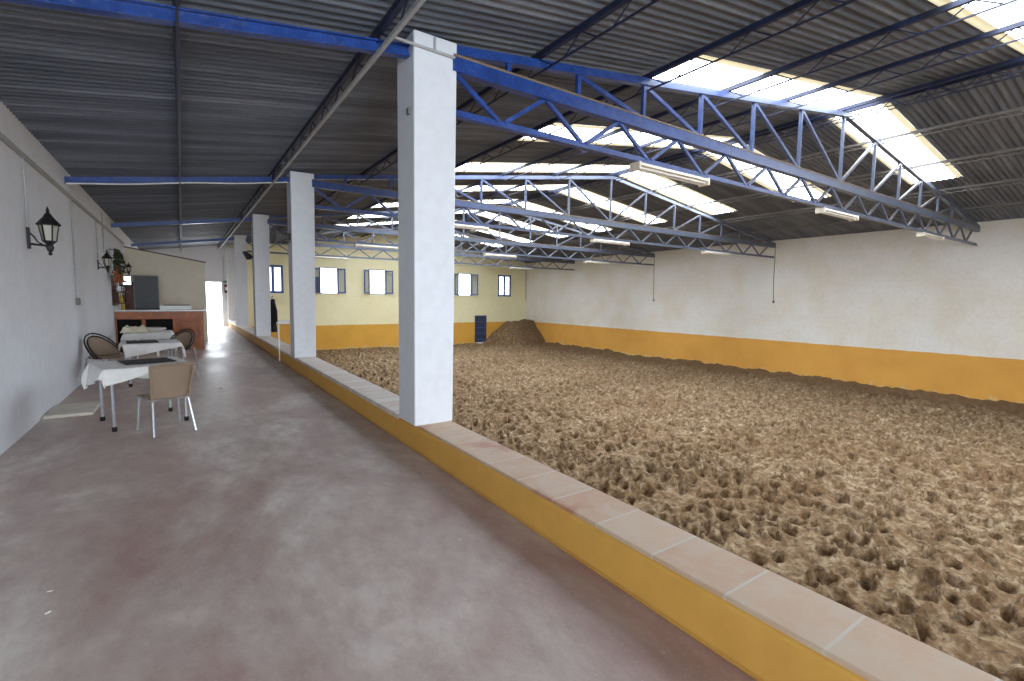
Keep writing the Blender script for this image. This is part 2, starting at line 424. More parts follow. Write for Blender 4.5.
# ------------------------------------------------------------------ sand
rng = np.random.default_rng(5)
def vnoise(X, Y, cell, seed):
    r = np.random.default_rng(seed); T = r.random((256, 256))
    gx, gy = X/cell+50, Y/cell+50; ix, iy = np.floor(gx).astype(int), np.floor(gy).astype(int)
    fx, fy = gx-ix, gy-iy; fx = fx*fx*(3-2*fx); fy = fy*fy*(3-2*fy)
    a = T[ix%256, iy%256]; b = T[(ix+1)%256, iy%256]; c = T[ix%256, (iy+1)%256]; d = T[(ix+1)%256, (iy+1)%256]
    return (a*(1-fx)+b*fx)*(1-fy)+(c*(1-fx)+d*fx)*fy - .5
def sand():
    xs = np.concatenate([np.arange(XR-.03, 9, .031), np.linspace(9, XW+.02, 230)])
    ys = [YB]
    while ys[-1] < YF:
        y = ys[-1]; ys.append(y + (.3 if y < -1.2 else .032 + max(0, y-4)*.0024))
    ys[-1] = YF+.02; ys = np.array(ys)
    X, Y = np.meshgrid(xs, ys, indexing='ij')
    Z = np.full_like(X, ZS-.03)
    Z += .10*vnoise(X, Y, 1.9, 1) + .07*vnoise(X, Y, .5, 2) + .06*vnoise(X, Y, .19, 3) + .05*vnoise(X, Y, .08, 4)
    n = 7200
    hx = rng.uniform(XR, XW-.9, n); hy = rng.uniform(-1.2, YF-.4, n)
    for i in range(n):
        a, b = rng.uniform(.075, .13), rng.uniform(.05, .085); th = rng.normal(.6, .7); dep = rng.uniform(.1, .2)
        i0, i1 = np.searchsorted(xs, [hx[i]-.3, hx[i]+.3]); j0, j1 = np.searchsorted(ys, [hy[i]-.3, hy[i]+.3])
        dx = X[i0:i1, j0:j1]-hx[i]; dy = Y[i0:i1, j0:j1]-hy[i]
        u = (dx*math.cos(th)+dy*math.sin(th))/a; v = (-dx*math.sin(th)+dy*math.cos(th))/b
        r = np.sqrt(u*u+v*v)
        Z[i0:i1, j0:j1] += -dep*np.exp(-(r*1.0)**5) + .055*np.exp(-((r-1.45)/.4)**2)*(.4+.6*(u > 0))
    # bank against the right and far walls
    Z += .16*np.exp(-((XW-X)/.55)**2)*(1+.9*vnoise(X, Y, .6, 9)) + .08*np.exp(-((YF-Y)/.6)**2)
    # heap in the far right corner
    edge = np.sqrt((np.maximum(19.2-X, 0)/2.05)**2 + (np.maximum(27.9-Y, 0)/1.45)**2)
    h = np.clip(1-edge, 0, 1)
    Z += 1.43*h*(1+.06*vnoise(X, Y, .7, 12))
    # spill of sand beside the parapet at the far end
    Z += 2.1*np.clip(1-np.sqrt(((X-2.7)/1.0)**2+((Y-22.6)/1.0)**2), 0, 1)**.8
    nx, ny = X.shape
    co = np.stack([X, Y, Z], -1).reshape(-1, 3).astype(np.float32)
    I = np.arange(nx*ny).reshape(nx, ny)
    q = np.stack([I[:-1, :-1], I[1:, :-1], I[1:, 1:], I[:-1, 1:]], -1).reshape(-1, 4)
    me = bpy.data.meshes.new('sand'); me.vertices.add(len(co)); me.vertices.foreach_set('co', co.ravel())
    me.loops.add(q.size); me.loops.foreach_set('vertex_index', q.ravel().astype(np.int32))
    me.polygons.add(len(q)); me.polygons.foreach_set('loop_start', np.arange(0, q.size, 4, dtype=np.int32))
    me.update(calc_edges=True); me.validate()
    me.polygons.foreach_set('use_smooth', np.ones(len(me.polygons), dtype=bool))
    me.materials.append(M['sand'])
    o = bpy.data.objects.new('arena_sand', me); C.objects.link(o)
    o['label'] = 'loose brown sand floor of the arena pitted with hoof prints'; o['category'] = 'sand'; o['kind'] = 'stuff'
sand()

# ------------------------------------------------------------------ roof sheeting and skylights
PER, AMP = .118, .017
def wave(y): return AMP*math.cos(2*PI*y/PER)
XB = [XL-.3, .05, 1.6, 3.42, 5.5, 7.1, 8.85, RX, 12.95, 14.7, 16.45, 18.6, XW+.3]
SKY_Y = [(4.0+3.0*k-.02, 4.0+3.0*k+1.08) for k in range(-4, 8)]
def ysamples(a, b, n=8):
    st = PER/n; i0 = math.ceil(a/st+1e-6); i1 = math.floor(b/st-1e-6)
    return [a] + [i*st for i in range(i0, i1+1)] + [b]
def sheet(mb, x0, x1, y0, y1, mi=0, dz0=0, dz1=0):
    ys = ysamples(y0, y1); vs = []
    for y in ys: vs += [(x0, y, zr(x0)+wave(y)+dz0), (x1, y, zr(x1)+wave(y)+dz1)]
    mb.add(vs, [(2*i, 2*i+1, 2*i+3, 2*i+2) for i in range(len(ys)-1)], mi, True)
mb = MB()
LAP = .004
for a, b_ in zip(XB[:-1], XB[1:]):
    insky = 5.4 < a and b_ < 16.5
    d0, d1 = (LAP, 0) if b_ <= RX else (0, LAP)
    if abs(a-5.5) < .01 or abs(b_-16.45) < .01: d0 = d1 = .003
    if b_ > RX: b_ = min(b_+.11, XB[-1])
    elif a > XB[0]: a -= .11
    if not insky:
        sheet(mb, a, b_, YB-.3, YF+.3, 0, d0, d1)
    else:
        y = YB-.3
        for s0, s1 in SKY_Y:
            sheet(mb, a, b_, y, s0, 0, d0, d1); y = s1
        sheet(mb, a, b_, y, YF+.3, 0, d0, d1)
mb.bar((RX, YB, zr(RX)+.05), (RX, YF+.2, zr(RX)+.05), .5, .03, 0)
struct(mb.build('ceiling', M['roof']))
ords = ['first', 'second', 'third', 'fourth', 'fifth', 'sixth', 'seventh', 'eighth', 'ninth', 'tenth', 'eleventh', 'twelfth', 'thirteenth']
for k, (s0, s1) in enumerate(SKY_Y):
    for side in ('left', 'right'):
        if k < 3: lab = 'white translucent skylight strip behind the viewpoint, %s roof slope, %s of three' % (side, ords[k])
        elif k == 3: lab = 'white skylight strip at the top right corner, nearest on the %s roof slope' % side
        else: lab = 'white translucent skylight strip over the sand, %s from the front on the %s roof slope' % (ords[k-3], side)
        t = thing('skylight', lab, 'skylight', (0, 0, 0), 0, 'skylight strips in the corrugated roof')
        x0, x1 = (5.5, RX) if side == 'left' else (RX, 16.45)
        m1 = MB(); m2 = MB()
        sheet(m1, x0, x1, s0+.13, s1-.13)
        sheet(m2, x0, x1, s0, s0+.13); sheet(m2, x0, x1, s1-.13, s1)
        m1.build('translucent_sheet', M['sky'], t); m2.build('overlap_strip', M['sky_edge'], t)

# ------------------------------------------------------------------ columns
colnames = ['tall white square column in the foreground on the ochre parapet', 'white square column on the parapet, second from the front, with a grey horn speaker',
            'white square column on the parapet, third from the front, with a black coat', 'white square column on the parapet farthest from the front']
for i in range(4):
    y = Y1 + i*D
    mb = MB(); mb.bbox(1.905, 2.335, y, y+.44, ZC-.005, 4.14, .012)
    mb.v = [(vx + (vz-ZC)/3.85*(.045 if vx > 2.1 else .012), vy, vz) for vx, vy, vz in mb.v]
    t = thing('column', colnames[i], 'column', (0,0,0), 0, 'white columns along the parapet')
    mb.build('shaft', M['column'], t)
    if i == 0:
        m2 = MB(); m2.tube([(1.66, y-.035, 3.99), (1.9, y-.02, 3.99), (2.34, y-.02, 3.985), (2.36, y+.1, 3.985)], .014)
        m2.bar((2.13, y-.012, 3.98), (2.13, y-.012, 4.12), .02, .02)
        m2.build('conduit', M['pipe'], t)
        m3 = MB(); m3.bbox(1.885, 1.91, y+.07, y+.13, 3.38, 3.44, .006); m3.build('wall_bracket', M['grey'], t)

# ------------------------------------------------------------------ trusses
VX = [3.03, 4.04, 5.2, 6.45, 7.85, 9.4, 11.1, 12.7, 14.2, 15.65, 17.0, 18.25, 19.4]
tn = ['nearest blue roof truss, spanning from the foreground column to the right wall', 'blue roof truss spanning from the second column to the right wall',
      'blue roof truss spanning from the third column to the right wall', 'farthest blue roof truss, in front of the windowed end wall']
ZT, ZB = 3.94, 3.48
def zraf(x): return zr(x) - .165 if abs(x-RX) > .2 else zr(x)-.18
for i in range(4):
    y = Y1 + .05 + i*D
    t = thing('roof_truss', tn[i], 'roof truss', (0,0,0), 0, 'blue steel roof trusses over the arena')
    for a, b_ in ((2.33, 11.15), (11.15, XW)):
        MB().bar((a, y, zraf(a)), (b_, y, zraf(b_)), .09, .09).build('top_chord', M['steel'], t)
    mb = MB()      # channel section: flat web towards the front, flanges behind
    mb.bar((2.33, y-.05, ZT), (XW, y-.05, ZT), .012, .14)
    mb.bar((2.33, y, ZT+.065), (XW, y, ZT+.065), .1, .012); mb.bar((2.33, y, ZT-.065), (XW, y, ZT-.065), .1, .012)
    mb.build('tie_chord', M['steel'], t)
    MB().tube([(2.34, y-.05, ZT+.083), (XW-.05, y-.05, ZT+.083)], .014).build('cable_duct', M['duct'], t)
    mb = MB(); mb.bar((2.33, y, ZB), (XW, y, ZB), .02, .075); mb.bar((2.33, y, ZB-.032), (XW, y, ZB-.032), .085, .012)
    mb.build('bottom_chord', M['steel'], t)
    for k, x in enumerate(VX):
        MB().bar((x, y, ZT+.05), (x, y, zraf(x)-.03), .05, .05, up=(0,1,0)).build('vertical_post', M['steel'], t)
        if 1 <= k < 6: p, q = (x, zraf(x)-.05), (VX[k+1], ZT+.07)
        elif 6 < k < 12: p, q = (x, zraf(x)-.05), (VX[k-1], ZT+.07)
        else: continue
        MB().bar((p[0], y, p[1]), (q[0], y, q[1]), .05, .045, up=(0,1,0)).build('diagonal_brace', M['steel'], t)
    x = 2.36; dx = .585
    k = 0
    while x + dx < XW:
        if k % 2 == 0: p, q = (x, ZT-.06), (x+dx-.04, ZB+.03)
        else: p, q = (x+.04, ZB+.03), (x+dx, ZT-.06)
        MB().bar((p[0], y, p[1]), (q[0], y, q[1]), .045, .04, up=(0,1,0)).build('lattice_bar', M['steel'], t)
        x += dx + (.03 if k % 2 else 0); k += 1

# aisle beams from the left wall to each column
bn = ['blue steel beam across the aisle roof, from the left wall to the foreground column', 'blue steel beam over the aisle with a white cable, ending at the second column',
      'blue steel beam across the aisle ending at the third column', 'farthest blue steel beam across the aisle, ending at the last column']
for i in range(4):
    y = Y1 + .12 + i*D
    t = thing('roof_beam', bn[i], 'beam', (0,0,0), 0, 'blue beams across the aisle roof')
    mb = MB(); p, q = (XL-.02, y, zr(XL)-.2), (1.91, y, zr(1.91)-.2)
    mb.bar(p, q, .012, .105)
    for s in (-1, 1): mb.bar((p[0], y, p[2]+s*.048), (q[0], y, q[2]+s*.048), .08, .012)
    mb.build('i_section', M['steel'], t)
    if i == 1:
        pts = [(XL+.02+k*.34, y-.055, zr(XL+k*.34)-.255-.02*math.sin(k*PI/10*2)**2) for k in range(11)]
        MB().tube(pts, .012).build('cable', M['rope'], t)

# lattice purlins running the length of the roof
PX = [(.05, 'purlin along the middle of the aisle roof'), (1.6, 'purlin in the aisle roof just left of the columns'),
      (3.42, 'purlin on the left roof slope, nearest the columns'), (5.28, 'purlin on the left roof slope, second from the columns'),
      (7.1, 'purlin on the left roof slope, third from the columns'), (8.85, 'purlin on the left roof slope, next below the ridge'),
      (11.0, 'purlin along the roof ridge, left one of the pair'), (11.27, 'purlin along the roof ridge, right one of the pair'),
      (12.95, 'purlin on the right roof slope, next below the ridge'), (14.95, 'purlin on the right roof slope, second below the ridge'),
      (17.0, 'purlin on the right roof slope, third below the ridge'), (19.0, 'purlin on the right roof slope, nearest the right wall')]
for x, lab in PX:
    t = thing('purlin', ('skylit-toned grey steel lattice ' if x > RX+.2 else 'dark blue steel lattice ') + lab, 'purlin', (0,0,0), 0, 'steel lattice purlins under the roof sheets')
    z = zr(x)
    ya, yb = -1.84, YF+.02
    right = x > RX+.2; hh = .05 if right else .062; rod = z-.19 if right else z-.27; pm = M['purlin_skylit'] if right else M['purlin']
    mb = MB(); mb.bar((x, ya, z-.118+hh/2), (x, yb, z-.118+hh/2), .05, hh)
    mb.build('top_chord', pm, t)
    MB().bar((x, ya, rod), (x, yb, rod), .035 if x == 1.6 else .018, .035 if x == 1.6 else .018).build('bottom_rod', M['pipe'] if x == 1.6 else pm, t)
    mb = MB(); y = ya + .1; pts = []
    while y < yb-.7:
        pts += [(x, y, z-.11), (x, y+.25, rod), (x, y+.45, rod)]; y += .7
    pts.append((x, y, z-.11)); mb.tube(pts, .009, 6)
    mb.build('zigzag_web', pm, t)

# ------------------------------------------------------------------ fluorescent fittings on the trusses
LX = [(5.12, 6.6, 'left'), (10.4, 11.9, 'middle'), (15.95, 17.5, 'right')]
tr = ['nearest', 'second', 'third', 'farthest']
lamp0 = None
for i in range(4):
    y = Y1 + .05 + i*D
    for a, b_, w in LX:
        lab = 'cream fluorescent batten under the %s truss, %s one of three' % (tr[i], w)
        loc = ((a+b_)/2, y+.01, ZB-.04)
        if lamp0 is None:
            lamp0 = thing('fluorescent_light', lab, 'light fitting', loc, 0, 'fluorescent battens under the trusses')
            mb = MB(); mb.add([(sx*.76, sy, sz) for sx in (-1, 1) for sy, sz in ((-.05, 0), (.05, 0), (.09, -.05), (-.09, -.05))],
                              [(0,1,2,3),(4,7,6,5),(0,4,5,1),(1,5,6,2),(2,6,7,3),(3,7,4,0)])
            mb.build('housing', M['lamp_body'], lamp0)
            for s in (-1, 1):
                MB().tube([(-.72, s*.045, -.075), (.72, s*.045, -.075)], .017).build('tube', M['tube'], lamp0)
                MB().bbox(s*.76-.02, s*.76+.02, -.09, .09, -.105, -.0, .006).build('end_cap', M['lamp_body'], lamp0)
        else: dup(lamp0, loc, 0, lab)

# ------------------------------------------------------------------ windows of the far wall
def make_leaf(mb_f, mb_g, w, h):       # casement hinged at x=0, in the XZ plane
    f = .075
    mb_f.box(0, f, -.022, .022, 0, h); mb_f.box(w-f, w, -.022, .022, 0, h); mb_f.box(f, w-f, -.022, .022, 0, f); mb_f.box(f, w-f, -.022, .022, h-f, h)
    mb_g.box(f-.005, w-f+.005, -.004, .004, f-.005, h-f+.005)
for n, (a, b_, k) in enumerate(wins):
    w = bpy.data.objects.new('window_%d' % (n+1), None); C.objects.link(w); w.location = (a, YF, WZ0); struct(w)
    W = b_-a; H = WZ1-WZ0; f = .05
    mb = MB(); mb.box(0, f, -.01, .1, 0, H); mb.box(W-f, W, -.01, .1, 0, H); mb.box(f, W-f, -.01, .1, 0, f); mb.box(f, W-f, -.01, .1, H-f, H)
    fr = mb.build('window_frame', M['bluepaint'], w); struct(fr)
    for s in (0, 1):
        mf, mg = MB(), MB(); make_leaf(mf, mg, W/2-f, H-2*f)
        c = mf.build('casement', M['bluepaint'], w); struct(c); g = mg.build('pane', M['glass'], c); struct(g)
        c.location = (f if s == 0 else W-f, -.035 if k == 'open' else .02, f)
        ang = 0 if s == 0 else PI
        if k == 'open': ang = -math.radians(150) if s == 0 else math.radians(180+150)
        c.rotation_euler = (0, 0, ang)
    if n == 1:
        s_ = MB().box(-.5, -.06, -.30, -.27, .08, .95).build('shutter_board', M['bluedoor'], w); struct(s_)
# doors
d1 = struct(MB().box(DX0-.05, DX0, YF-.01, YF+.2, 0, DZ+.04).box(DX1, DX1+.04, YF-.01, YF+.2, 0, DZ+.04).box(DX0, DX1, YF-.01, YF+.2, DZ, DZ+.04).build('door_1', M['wall_white']))
d2 = bpy.data.objects.new('door_2', None); C.objects.link(d2); struct(d2); d2.location = (16.6, YF, ZS-.06)
mb = MB(); mb.bbox(0, .9, -.07, 0, 0, 2.0, .01)
struct(mb.build('door_leaf', M['bluedoor'], d2))
mb = MB()
for z in (.35, .75, 1.15, 1.55): mb.bbox(.05, .85, -.085, -.065, z, z+.03, .004)
struct(mb.build('door_rail', M['bluepaint'], d2))
struct(MB().bbox(.03, .87, -.1, -.05, .0, .16, .01).build('kick_board', M['white_plastic'], d2))

# ------------------------------------------------------------------ left wall conduits
t = thing('wall_conduit', 'grey electrical conduit running along the upper left wall with drops to the lanterns', 'conduit', (0,0,0))
MB().bar((XL+.018, -1, 3.25), (XL+.018, 20.5, 3.25), .03, .06).build('trunking', M['pipe'], t)
for y, z0 in ((8.31, 2.4), (14.3, 2.4)):
    MB().tube([(XL+.012, y, 3.25), (XL+.012, y, z0)], .011).build('drop_pipe', M['pipe'], t)
MB().tube([(XL+.014, 11.35, 3.6), (XL+.014, 11.35, 1.5)], .014).build('drop_pipe', M['pipe'], t)
MB().tube([(XL+.014, 15.4, 3.55), (XL+.014, 15.4, 2.6)], .014).build('drop_pipe', M['pipe'], t)
o = MB().bbox(XL, XL+.05, 11.29, 11.41, 1.4, 1.52, .008).bbox(XL+.05, XL+.056, 11.32, 11.38, 1.43, 1.49, .002).build('switch_box', M['grey'])
tag(o, 'small grey switch box on the left wall below a conduit', 'switch')
# right wall cables
for y, lab in ((Y1+D, 'nearest'), (Y1+2*D, 'farther')):
    t = thing('wall_cable', '%s dark cable hanging down the right wall from a truss to a small box' % lab, 'cable', (0,0,0), 0, 'cables on the right wall')
    MB().tube([(XW-.015, y, 4.05), (XW-.015, y, 2.5), (XW-.02, y-.04, 1.62)], .013).build('cord', M['grey'], t)
    MB().bbox(XW-.05, XW, y-.09, y-.01, 1.54, 1.64, .01).build('socket', M['grey'], t)
o = MB().tube([(XW-.02, YF-.03, 4.0), (XW-.02, YF-.03, 1.5)], .03).build('wall_cable', M['pipe'])
tag(o, 'grey drainpipe in the far right corner of the arena', 'pipe')

# ------------------------------------------------------------------ wall lanterns
def lantern(loc, label):
    t = thing('wall_lantern', label, 'lantern', loc, 0, 'black wall lanterns on the left wall')
    mb = MB(); mb.bbox(0, .025, -.035, .035, -.13, .13, .006); mb.build('wall_plate', M['black'], t)
    mb = MB(); mb.tube([(.02, 0, -.07), (.2, 0, -.085)], .013)
    mb.tube([(.02, 0, .07), (.06, 0, .02), (.09, 0, -.04), (.14, 0, -.075)], .008); mb.build('arm', M['black'], t)
    c = (.2, 0, 0)
    mb = MB(); mb.lathe([(.012, -.2), (.022, -.19), (.014, -.16), (.03, -.14), (.04, -.1), (.03, -.07), (.042, -.055), (.068, -.03), (.07, -.02)], c, 6)
    mb.build('base_cup', M['black'], t)
    mb = MB(); mb.lathe([(.06, -.02), (.09, .17)], c, 6, smooth=False); mb.build('glass', M['frosted'], t)
    mb = MB()
    for j in range(6):
        a = 2*PI*j/6
        mb.bar((c[0]+.066*math.cos(a), .066*math.sin(a), -.025), (c[0]+.096*math.cos(a), .096*math.sin(a), .175), .012, .012)
    mb.build('cage_bars', M['black'], t)
    mb = MB(); mb.lathe([(.115, .165), (.12, .18), (.085, .225), (.05, .27), (.03, .31), (.014, .33), (.02, .345), (.012, .37), (.003, .4)], c, 6, smooth=False)
    mb.build('roof_cap', M['black'], t)
    return t
lan = lantern((XL, 8.31, 2.27), 'black six-sided wall lantern nearest the front on the left wall')
l2 = dup(lan, (XL, 14.3, 2.25), 0, 'black wall lantern on the left wall beside the hanging dried garland'); l2.scale = (.85,)*3
l3 = dup(lan, (XL, 20.1, 2.35), 0, 'black wall lantern farthest along the left wall, above the bar'); l3.scale = (.72,)*3

# ------------------------------------------------------------------ fittings on columns and end wall
t = thing('horn_speaker', 'grey horn loudspeaker fixed to the left side of the second column', 'loudspeaker', (1.9, Y1+D+.16, 2.82), PI*.06)
MB().lathe([(.05, -.02), (.055, -.1), (.07, -.16), (.11, -.24), (.16, -.32), (.17, -.33), (.155, -.32), (.1, -.23), (.03, -.14)], (0,0,0), 18, 'x').build('horn', M['horn'], t)
MB().bbox(-.1, .0, -.06, .06, -.07, .07, .015).build('driver', M['dark_grey'], t)
MB().bar((0, 0, -.1), (-.14, 0, -.12), .04, .02).build('bracket', M['black'], t)
t = thing('floodlight', 'black floodlight tilted down on the left side of the third column', 'light fitting', (1.905, Y1+2*D+.16, 2.84), PI*.1)
mb = MB(); mb.add([(-.08,-.05,.05),(-.08,.05,.05),(-.02,-.05,-.06),(-.02,.05,-.06),(-.26,-.12,.13),(-.26,.12,.13),(-.13,-.12,-.12),(-.13,.12,-.12)],
                  [(0,1,3,2),(4,6,7,5),(0,4,5,1),(2,3,7,6),(0,2,6,4),(1,5,7,3)])
mb.build('housing', M['black'], t)
MB().add([(-.262,-.1,.11),(-.262,.1,.11),(-.14,-.1,-.11),(-.14,.1,-.11),(-.27,-.1,.105),(-.27,.1,.105),(-.148,-.1,-.115),(-.148,.1,-.115)],
         [(0,1,3,2),(4,6,7,5),(0,4,5,1),(2,3,7,6),(0,2,6,4),(1,5,7,3)]).build('front_glass', M['dark_grey'], t)
MB().bar((0, 0, 0), (-.08, 0, 0), .05, .02).build('bracket', M['black'], t)
# coat on the third column's right face
t = thing('hanging_coat', 'long black coat hanging from a hook on the right side of the third column', 'coat', (2.335, Y1+2*D+.16, 1.0))
def coat_mesh():
    mb = MB(); n = 14
    prof = [(.03, .5, .04), (.07, .46, .06), (.1, .3, .08), (.11, .0, .085), (.13, -.3, .09), (.15, -.5, .1), (.14, -.58, .09)]
    vs = []
    for w, z, d in prof:
        for j in range(n):
            a = 2*PI*j/n; f = 1+.12*math.sin(5*a+z*4)
            vs.append((.1+d*math.cos(a)*f, w*math.sin(a)*f*1.2, z))
    fs = [(i*n+j, i*n+(j+1)%n, (i+1)*n+(j+1)%n, (i+1)*n+j) for i in range(len(prof)-1) for j in range(n)]
    fs += [tuple(range(n)), tuple(range((len(prof)-1)*n, len(prof)*n))]
    return mb.add(vs, fs, 0, True)
coat_mesh().build('coat_body', M['coat'], t)
MB().tube([(.1, -.1, .4), (.16, -.15, .1), (.17, -.14, -.25)], [.05, .05, .04]).build('sleeve', M['coat'], t)
MB().tube([(0, 0, .56), (.09, 0, .55), (.11, 0, .6)], .012).build('hook', M['grey'], t)
# fuse box and cable by the far doorway
t = thing('fuse_box', 'small brown fuse box on the end wall right of the bright doorway', 'fuse box', (1.9, YF, 1.93))
MB().bbox(-.09, .09, -.09, 0, -.22, .22, .01).build('case', M['dark_wood'], t)
MB().bbox(-.05, .05, -.1, -.085, -.08, .08, .006).build('cover', M['white_plastic'], t)
o = MB().tube([(1.8, YF-.015, 3.6), (1.8, YF-.015, 2.35), (1.86, YF-.015, 2.3), (1.86, YF-.015, 1.3)], .014).build('wall_cable', M['pipe'])
tag(o, 'thin grey cable running down the end wall beside the fuse box', 'cable')
o = MB().bbox(1.77, 1.97, YF-.05, YF, 2.24, 2.34, .01).build('switch_box', simple('green_plastic', (96,120,84), .6))
tag(o, 'small green box on the end wall above the brown fuse box', 'switch')
# white cord hanging near the second column
o = MB().tube([(1.9, 12.8, .93), (1.895, 12.8, .4), (1.9, 12.8, .02)], .014).build('marker_post', M['rope'])
tag(o, 'thin white stake standing against the parapet behind the second column', 'stake')

# ------------------------------------------------------------------ bar
BY0, BY1 = 16.95, 17.55
t = thing('bar_counter', 'brown wooden bar counter with two dark open niches at the end of the aisle', 'bar', (0, 0, 0))
x0, x1 = XL, .5
mb = MB()
mb.bbox(x0, x1, BY0, BY0+.05, .9, 1.12, .006)                  # top rail
mb.bbox(x0, x1, BY0, BY0+.05, 0, .12, .006)                    # plinth
mb.bbox(x0, x0+.04, BY0, BY0+.05, .12, .9, .006); mb.bbox(-.96, -.87, BY0, BY0+.05, .12, .9, .006)
mb.bbox(-.25, -.13, BY0, BY0+.05, .12, .9, .006); mb.bbox(.38, x1, BY0, BY0+.05, .12, .9, .006)
mb.box(-.94, -.9, BY0+.05, BY1, .0, 1.1); mb.box(-.21, -.17, BY0+.05, BY1, 0, 1.1)
mb.box(x1-.03, x1, BY0+.05, BY1, 0, 1.12)
mb.box(x0, x1-.03, BY1-.03, BY1, 0, 1.1)
mb.build('frame', M['wood'], t)
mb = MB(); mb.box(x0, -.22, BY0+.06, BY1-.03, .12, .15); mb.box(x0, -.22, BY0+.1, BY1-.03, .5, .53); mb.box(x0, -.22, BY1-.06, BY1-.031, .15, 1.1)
mb.build('niche_shelf', M['niche_shade'], t)
mb = MB(); mb.bbox(-.13, .38, BY0+.035, BY0+.05, .12, .9, .004); mb.bbox(-.07, .32, BY0+.01, BY0+.04, .19, .83, .012)
pnl = mb.build('panel_door', M['wood'], t)
mb = MB(); mb.bbox(x0, x1+.06, BY0-.08, BY1+.05, 1.12, 1.165, .012); mb.build('worktop', M['counter'], t)
# things on the bar
t = thing('chalkboard', 'dark grey upright board standing on the bar counter', 'board', (-.83, 17.4, 1.166))
mb = MB(); mb.bbox(-.28, .27, -.025, .025, .02, .95, .008); mb.build('panel', M['dark_grey'], t)
mb = MB(); mb.bbox(-.3, -.27, -.03, .03, .0, .96, .005); mb.bbox(.26, .285, -.03, .03, .0, .96, .005); mb.bbox(-.3, .285, -.03, .03, .94, .965, .005); mb.build('frame', M['grey'], t)
mb = MB(); mb.bbox(-.25, .3, -.09, .09, 0, .03, .006); mb.build('foot', M['black'], t)
t = thing('serving_box', 'long low white box with a thin dark lid on the bar counter', 'box', (-.14, 17.2, 1.166))
MB().bbox(-.4, .36, -.16, .16, 0, .12, .012).build('tub', M['white_plastic'], t)
MB().bbox(-.3, .32, -.17, .17, .12, .135, .004).build('lid', M['dark_grey'], t)
# cabinet behind the bar
t = thing('tall_cabinet', 'dark red-brown wooden cupboard against the cream partition behind the bar', 'cabinet', (-1.2, 20.35, 0))
MB().bbox(-.32, .34, -.2, .22, 0, 2.0, .01).build('carcass', M['dark_wood'], t)
for s in (-1, 1):
    dd = MB().bbox(s*.165-.15+.01, s*.165+.15+.01, -.225, -.2, .08, 1.94, .008).build('door', M['dark_wood'], t)
    MB().tube([(s*.03+.01, -.235, 1.0), (s*.03+.01, -.235, 1.12)], .01).build('handle', M['grey'], dd)
# shelves on the left wall
t = thing('bottle_rack', 'dark wooden wall shelves with bottles on the left wall behind the bar', 'shelf', (XL, 17.4, 0))
mb = MB(); mb.bbox(0, .015, -.77, .77, 1.3, 2.1, .003)
mb.build('back_board', M['dark_wood'], t)
shz = [1.36, 1.66, 1.96]
for z in shz: MB().bbox(.01, .26, -.77, .77, z-.025, z, .004).build('shelf_board', M['dark_wood'], t)
def bottle(loc, mat, label, h=.28, r=.037):
    mb = MB(); mb.lathe([(r*.9, 0), (r, .01), (r, h*.6), (r*.75, h*.7), (r*.36, h*.8), (r*.34, h*.97), (r*.4, h)], (0,0,0), 12)
    o = mb.build('bottle', mat); o.location = loc
    return tag(o, label, 'bottle', 'bottles on the wall shelves behind the bar')
bcol = [('green', M['green_glass']), ('brown', M['brown_glass']), ('yellow', M['amber'])]
snames = ['bottom', 'middle', 'top']
for si, z in enumerate(shz[:3]):
    for k, yy in enumerate((-.62, -.42, -.1, .2, .5)):
        if si == 1 and k in (0, 2): continue
        if si == 0 and k == 0: continue
        cn, mm = bcol[(k*2+si) % 3]
        bottle((XL+.13+.03*(k % 2), 17.4+yy, z), mm, '%s bottle on the %s wall shelf behind the bar, %s from the front' % (cn, snames[si], ords[k]), .25+.02*((k+si) % 2))
bottle((-1.36, 17.1, 1.166), M['amber'], 'yellow bottle standing on the bar counter by the left wall', .3, .05)
def mug(loc, label):
    t = thing('jug', label, 'jug', loc)
    MB().lathe([(.05, 0), (.065, .02), (.075, .1), (.055, .17), (.06, .2), (.05, .2), (.045, .1)], (0,0,0), 14).build('body', M['china'], t)
    MB().tube([(.055, 0, .17), (.11, 0, .15), (.11, 0, .07), (.065, 0, .04)], .01).build('handle', M['china'], t)
    t.scale = (.75,)*3
    return t
mug((XL+.14, 16.78, 1.66), 'white china jug on the middle wall shelf near its front end')
mug((XL+.14, 17.3, 1.66), 'white china jug at the centre of the middle wall shelf')
# hanging garland
def garland():
    t = thing('hanging_garland', 'hanging bunch of dried green leaves and orange peppers on the left wall', 'dried plant', (XL+.02, 16.35, 0))
    mg, mo = MB(), MB(); r = random.Random(3)
    for k in range(420):
        z = r.uniform(2.05, 2.75); w = .06+.3*math.sin(PI*min(1, (z-2.0)/.78)); a = r.uniform(0, 2*PI)
        c = Vector((max(.03, .16+.5*w*math.cos(a)*r.random()**.5), w*1.9*math.sin(a)*r.random()**.5, z))
        d = Vector((r.uniform(-1,1), r.uniform(-1,1), r.uniform(-1.2,.4))).normalized()*r.uniform(.06, .11)
        s = d.cross(Vector((r.uniform(-1,1), r.uniform(-1,1), r.uniform(-1,1)))).normalized()*.025
        c.x = max(c.x, .12)
        mg.add([c-d*.5, c+s, c+d*.5, c-s], [(0,1,2,3)])
    for k in range(50):  # small dried orange peppers low in the bunch
        z = r.uniform(1.9, 2.35); a = r.uniform(0, 2*PI)
        c = Vector((.16+.1*math.cos(a)*r.random(), .42*math.sin(a)*r.random()-.15, z))
        e = c+Vector((r.uniform(-.03,.03), r.uniform(-.03,.03), -.1))
        mo.tube([c, (c+e)/2+Vector((.01,0,0)), e], [.012, .02, .004], 6)
    mg.build('leaves', M['leaf'], t); mo.build('orange_peppers', M['orange_pepper'], t)
    MB().tube([(0, 0, 2.75), (.16, 0, 2.72)], .012).build('hook', M['black'], t)
garland()
